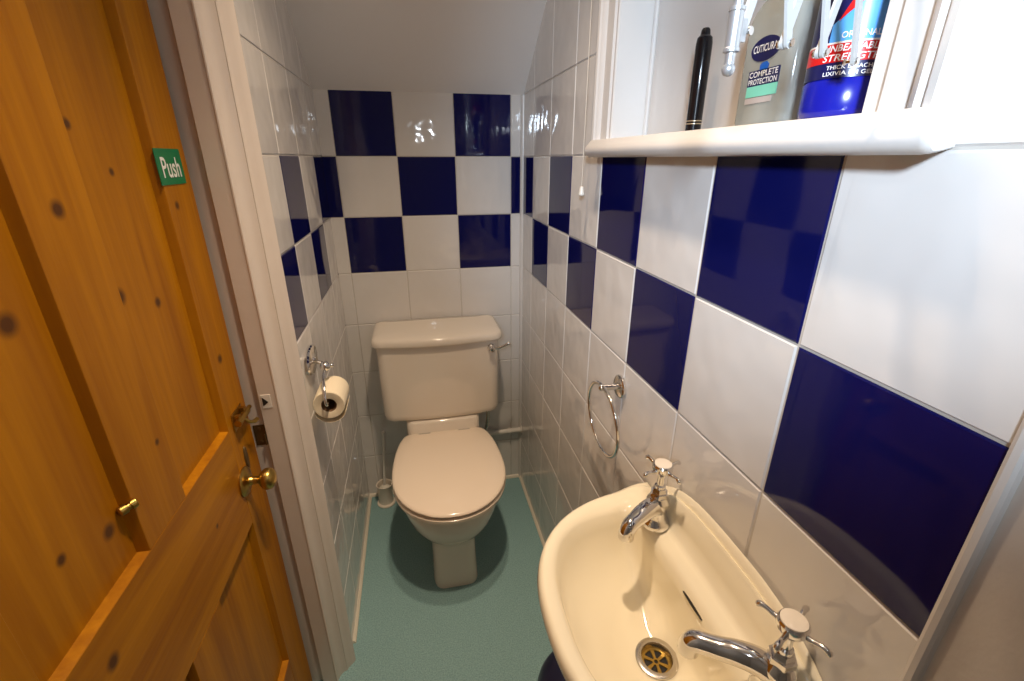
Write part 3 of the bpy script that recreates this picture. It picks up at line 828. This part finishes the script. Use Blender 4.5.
patch('grey_band', 'lab_grey', [(ly0 + .006, 1.4635), (ly0 + .006, 1.4695), (ly1, 1.4695), (ly1, 1.4635)], 1, gb, lab)
lc = (ly0 + ly1) / 2
bm = text_bm('COMPLETE', .047, .0062, lambda u, v: gl(lc - u, 1.4942 + v, 2)); join_bm(bm, text_bm('PROTECTION', .047, .0058, lambda u, v: gl(lc - u, 1.4864 + v, 2)))
o = put(link('lettering', bm, 'ink_white', smooth=False), gb); o.parent = lab; o.location = (0, 0, 0)

# blue bleach bottle
qx, qy, qr = .020, -1.309, .0365
bb = thing('bleach_bottle', 'cobalt blue bleach bottle with red label band on the ledge', 'bottle', (qx, qy, ZS))
bm = bmesh.new()
lathe(bm, [(.032, 0), (.0350, .002), (qr, .007), (qr, .031), (qr - .0010, .0325), (qr - .0010, .140), (qr - .002, .150), (.031, .172), (.023, .192), (.0165, .204), (.0155, .214)], (qx, qy, ZS), (0, 0, 1), 48)
put(link('bottle_body', bm, 'bleach', angle=50), bb)
bm = bmesh.new()
lathe(bm, [(.0185, .212), (.0190, .214), (.0190, .232), (.0150, .240), (.0085, .246), (.0065, .262), (.0005, .264)], (qx, qy, ZS), (0, 0, 1), 32)
put(link('cap', bm, 'bleach_cap'), bb)
A0 = math.atan2(CAM[1] - qy, CAM[0] - qx) - .02          # middle of the label
def cyl(u, z, k=0):
    r = qr - .0004 + .00025 * k; a = A0 + u / qr
    return Vector((qx + r * math.cos(a), qy + r * math.sin(a), z))
def wrap(name, m, u0, u1, zf0, zf1, k, par=None, n=24):
    bm = bmesh.new()
    f0 = zf0 if callable(zf0) else (lambda u: zf0); f1 = zf1 if callable(zf1) else (lambda u: zf1)
    us = [u0 + (u1 - u0) * i / n for i in range(n + 1)]
    rings(bm, [[cyl(u, f0(u), k) for u in us], [cyl(u, f1(u), k) for u in us]], closed=False)
    o = put(link(name, bm, m), bb)
    if par: o.parent = par; o.location = (0, 0, 0)
    return o
UL = qr * 1.75
bl = wrap('label', 'lab_navy', -UL, UL, ZS + .0335, ZS + .138, 1, n=48)
wrap('red_band', 'lab_red', -UL, UL, ZS + .0465, ZS + .0615, 2, bl, 48)
wrap('white_line', 'ink_white', -UL, UL, ZS + .0615, ZS + .0630, 2, bl, 48)
wrap('sky_patch', 'lab_sky', -.021, .020, ZS + .0630, lambda u: ZS + .077 + .95 * (u + .021) * .8, 2, bl)
wrap('red_flash', 'lab_red', -.016, .018, lambda u: ZS + .0795 + .8 * (u + .016), lambda u: ZS + .0795 + .8 * (u + .016) + .013 * math.sin(PI * min(1, (u + .0165) / .036)), 3, bl)
wrap('logo_panel', 'lab_blue', -.022, .022, ZS + .122, ZS + .136, 2, bl)
bm = text_bm('ORIGINAL', .030, .0052, lambda u, v: cyl(u + .004, ZS + .0678 + v, 5))
join_bm(bm, text_bm('UNBEATABLE', .046, .0056, lambda u, v: cyl(u, ZS + .0577 + v, 5), shear=.15))
join_bm(bm, text_bm('STRENGTH', .046, .0056, lambda u, v: cyl(u, ZS + .0502 + v, 5), shear=.15))
join_bm(bm, text_bm('THICK BLEACH', .036, .0034, lambda u, v: cyl(u, ZS + .0422 + v, 5)))
join_bm(bm, text_bm('LIXIVIA EM GEL', .040, .0034, lambda u, v: cyl(u, ZS + .0372 + v, 5)))
o = put(link('lettering', bm, 'ink_white', smooth=False), bb); o.parent = bl; o.location = (0, 0, 0)

# scissor arm of an extending mirror, fixed to the near upright
sa = thing('mirror_arm', 'white folding scissor arm with chrome rod reaching across the ledge bottles', 'extending arm', (-.022, -1.395, 1.55))
J0 = Vector((-.036, -1.366, 1.478)); J1 = Vector((-.182, -1.423, 1.480))
hd = (J1 - J0); hd.z = 0; hd.normalize()
sidev = Vector((-hd.y, hd.x, 0))
NJ = 4; hgt = .150
jb = [J0.lerp(J1, k / (NJ - 1)) for k in range(NJ)]
def strip(p, q, side, nm):
    bm = bmesh.new(); p = Vector(p); q = Vector(q); d = (q - p).normalized(); n = sidev; w = d.cross(n).normalized()
    hw, th = .0037, .0011; off = n * side * .0018
    poly = []
    for s, c in ((1, q), (-1, p)):
        for k in range(9):
            a = -PI / 2 + PI * k / 8
            poly.append(c + d * s * hw * math.cos(a) + w * s * hw * math.sin(a) * 1.)
    rings(bm, [[x + off - n * th for x in poly], [x + off + n * th for x in poly]])
    return put(link(nm, bm, 'grey_white', angle=50), sa)
stp = (J1 - J0) / (NJ - 1)
for k in range(NJ):
    base = jb[k]
    up = Vector((0, 0, hgt))
    if k < NJ - 1: strip(base, base + stp + up, 1, 'strip')
    if k > 0: strip(base, base - stp + up, -1, 'strip')
for k in range(NJ):
    bm = bmesh.new(); lathe(bm, [(.0026, -.0055), (.0028, -.0045), (.0016, -.0035), (.0016, .0035), (.0028, .0045), (.0026, .0055)], jb[k], sidev, 16)
    put(link('rivet', bm, 'chrome'), sa)
rp = J1 + hd * .0105
bm = bmesh.new(); tube(bm, [rp + Vector((0, 0, -.021)), rp + Vector((0, 0, .20))], .0032, 16)
sphere(bm, rp + Vector((0, 0, -.0225)), .0043, 16)
put(link('rod', bm, 'satin'), sa)
bm = bmesh.new(); lathe(bm, [(.0040, -.013), (.0052, -.0125), (.0052, -.0105), (.0046, -.010), (.0046, .010), (.0052, .0105), (.0052, .0125), (.0040, .013)], rp, (0, 0, 1), 20)
d0 = rp; box(bm, (min(rp.x, J1.x) , J1.y - .003, 1.474), (max(rp.x, J1.x), J1.y + .003, 1.487))
put(link('clamp', bm, 'satin'), sa)
# wall bracket carrying the arm
bm = bmesh.new(); box(bm, (-.0265, -1.4035, 1.56), (-.0215, -1.3805, 1.70)); tube(bm, [(-.030, -1.372, 1.57), (-.030, -1.372, 1.69)], .003, 12)
box(bm, (-.032, -1.384, 1.575), (-.024, -1.369, 1.585)); box(bm, (-.032, -1.384, 1.67), (-.024, -1.369, 1.68))
put(link('bracket', bm, 'chrome', smooth=False), sa)

# ------------------------------------------------------------------ light
def lamp(name, kind, loc, energy, col, **kw):
    l = bpy.data.lights.new(name, kind); l.energy = energy; l.color = col
    for k, v in kw.items(): setattr(l, k, v)
    o = bpy.data.objects.new(name, l); C.objects.link(o); o.location = loc
    return o
WARM = (1., .77, .54)
for (x, y, z, e) in ((-.29, -.91, 2.20, 38), (-.31, -1.16, 2.25, 38)):
    o = lamp('ceiling_spot', 'SPOT', (x, y, z), e * (1. if y > -1.0 else 1.75), WARM, spot_size=math.radians(76), spot_blend=1., shadow_soft_size=.03)
    o.rotation_euler = Vector((-.10, .30, -1) if y > -1.0 else (-.08, -.05, -1)).to_track_quat('-Z', 'Y').to_euler()
    lamp('ceiling_spot_fill', 'POINT', (x, y, z), e * .027, WARM, shadow_soft_size=.03)  # weak point light added to lift the soffit and far wall
fl = lamp('flash', 'POINT', (-.28, -1.75, 1.585), .9, (.84, .92, 1.), shadow_soft_size=.016)
cool_sp = lamp('cool_wall_fill', 'SPOT', (-.60, -2.2, 1.66), 98, (.68, .83, 1.), spot_size=math.radians(52), spot_blend=1., shadow_soft_size=.06)  # added spot for the cool light on the right wall; source unseen
cool_sp.rotation_euler = Vector((.59, 1.0, -.19)).to_track_quat('-Z', 'Y').to_euler()

w = bpy.data.worlds.new('world'); S.world = w; w.use_nodes = True
w.node_tree.nodes['Background'].inputs[0].default_value = (.5, .48, .45, 1); w.node_tree.nodes['Background'].inputs[1].default_value = .03

# ------------------------------------------------------------------ camera and view
cd = bpy.data.cameras.new('camera'); cam = bpy.data.objects.new('camera', cd); C.objects.link(cam)
cd.sensor_width = 36; cd.sensor_fit = 'HORIZONTAL'; cd.lens = FPX / 1024 * 36; cd.clip_start = .01
Fv = Vector((math.sin(YAW) * math.cos(PIT), math.cos(YAW) * math.cos(PIT), -math.sin(PIT)))
Rv = Vector((math.cos(YAW), -math.sin(YAW), 0)); Uv = Rv.cross(Fv)
R2 = Rv * math.cos(ROL) + Uv * math.sin(ROL); U2 = -Rv * math.sin(ROL) + Uv * math.cos(ROL)
cam.matrix_world = Matrix(((R2.x, U2.x, -Fv.x, CAM[0]), (R2.y, U2.y, -Fv.y, CAM[1]), (R2.z, U2.z, -Fv.z, CAM[2]), (0, 0, 0, 1)))
S.camera = cam
S.view_settings.view_transform = 'Standard'; S.view_settings.look = 'None'; S.view_settings.gamma = 1; S.view_settings.exposure = 0
S.view_settings.use_curve_mapping = False
S.cycles.use_denoising = True
S.cycles.max_bounces = 10
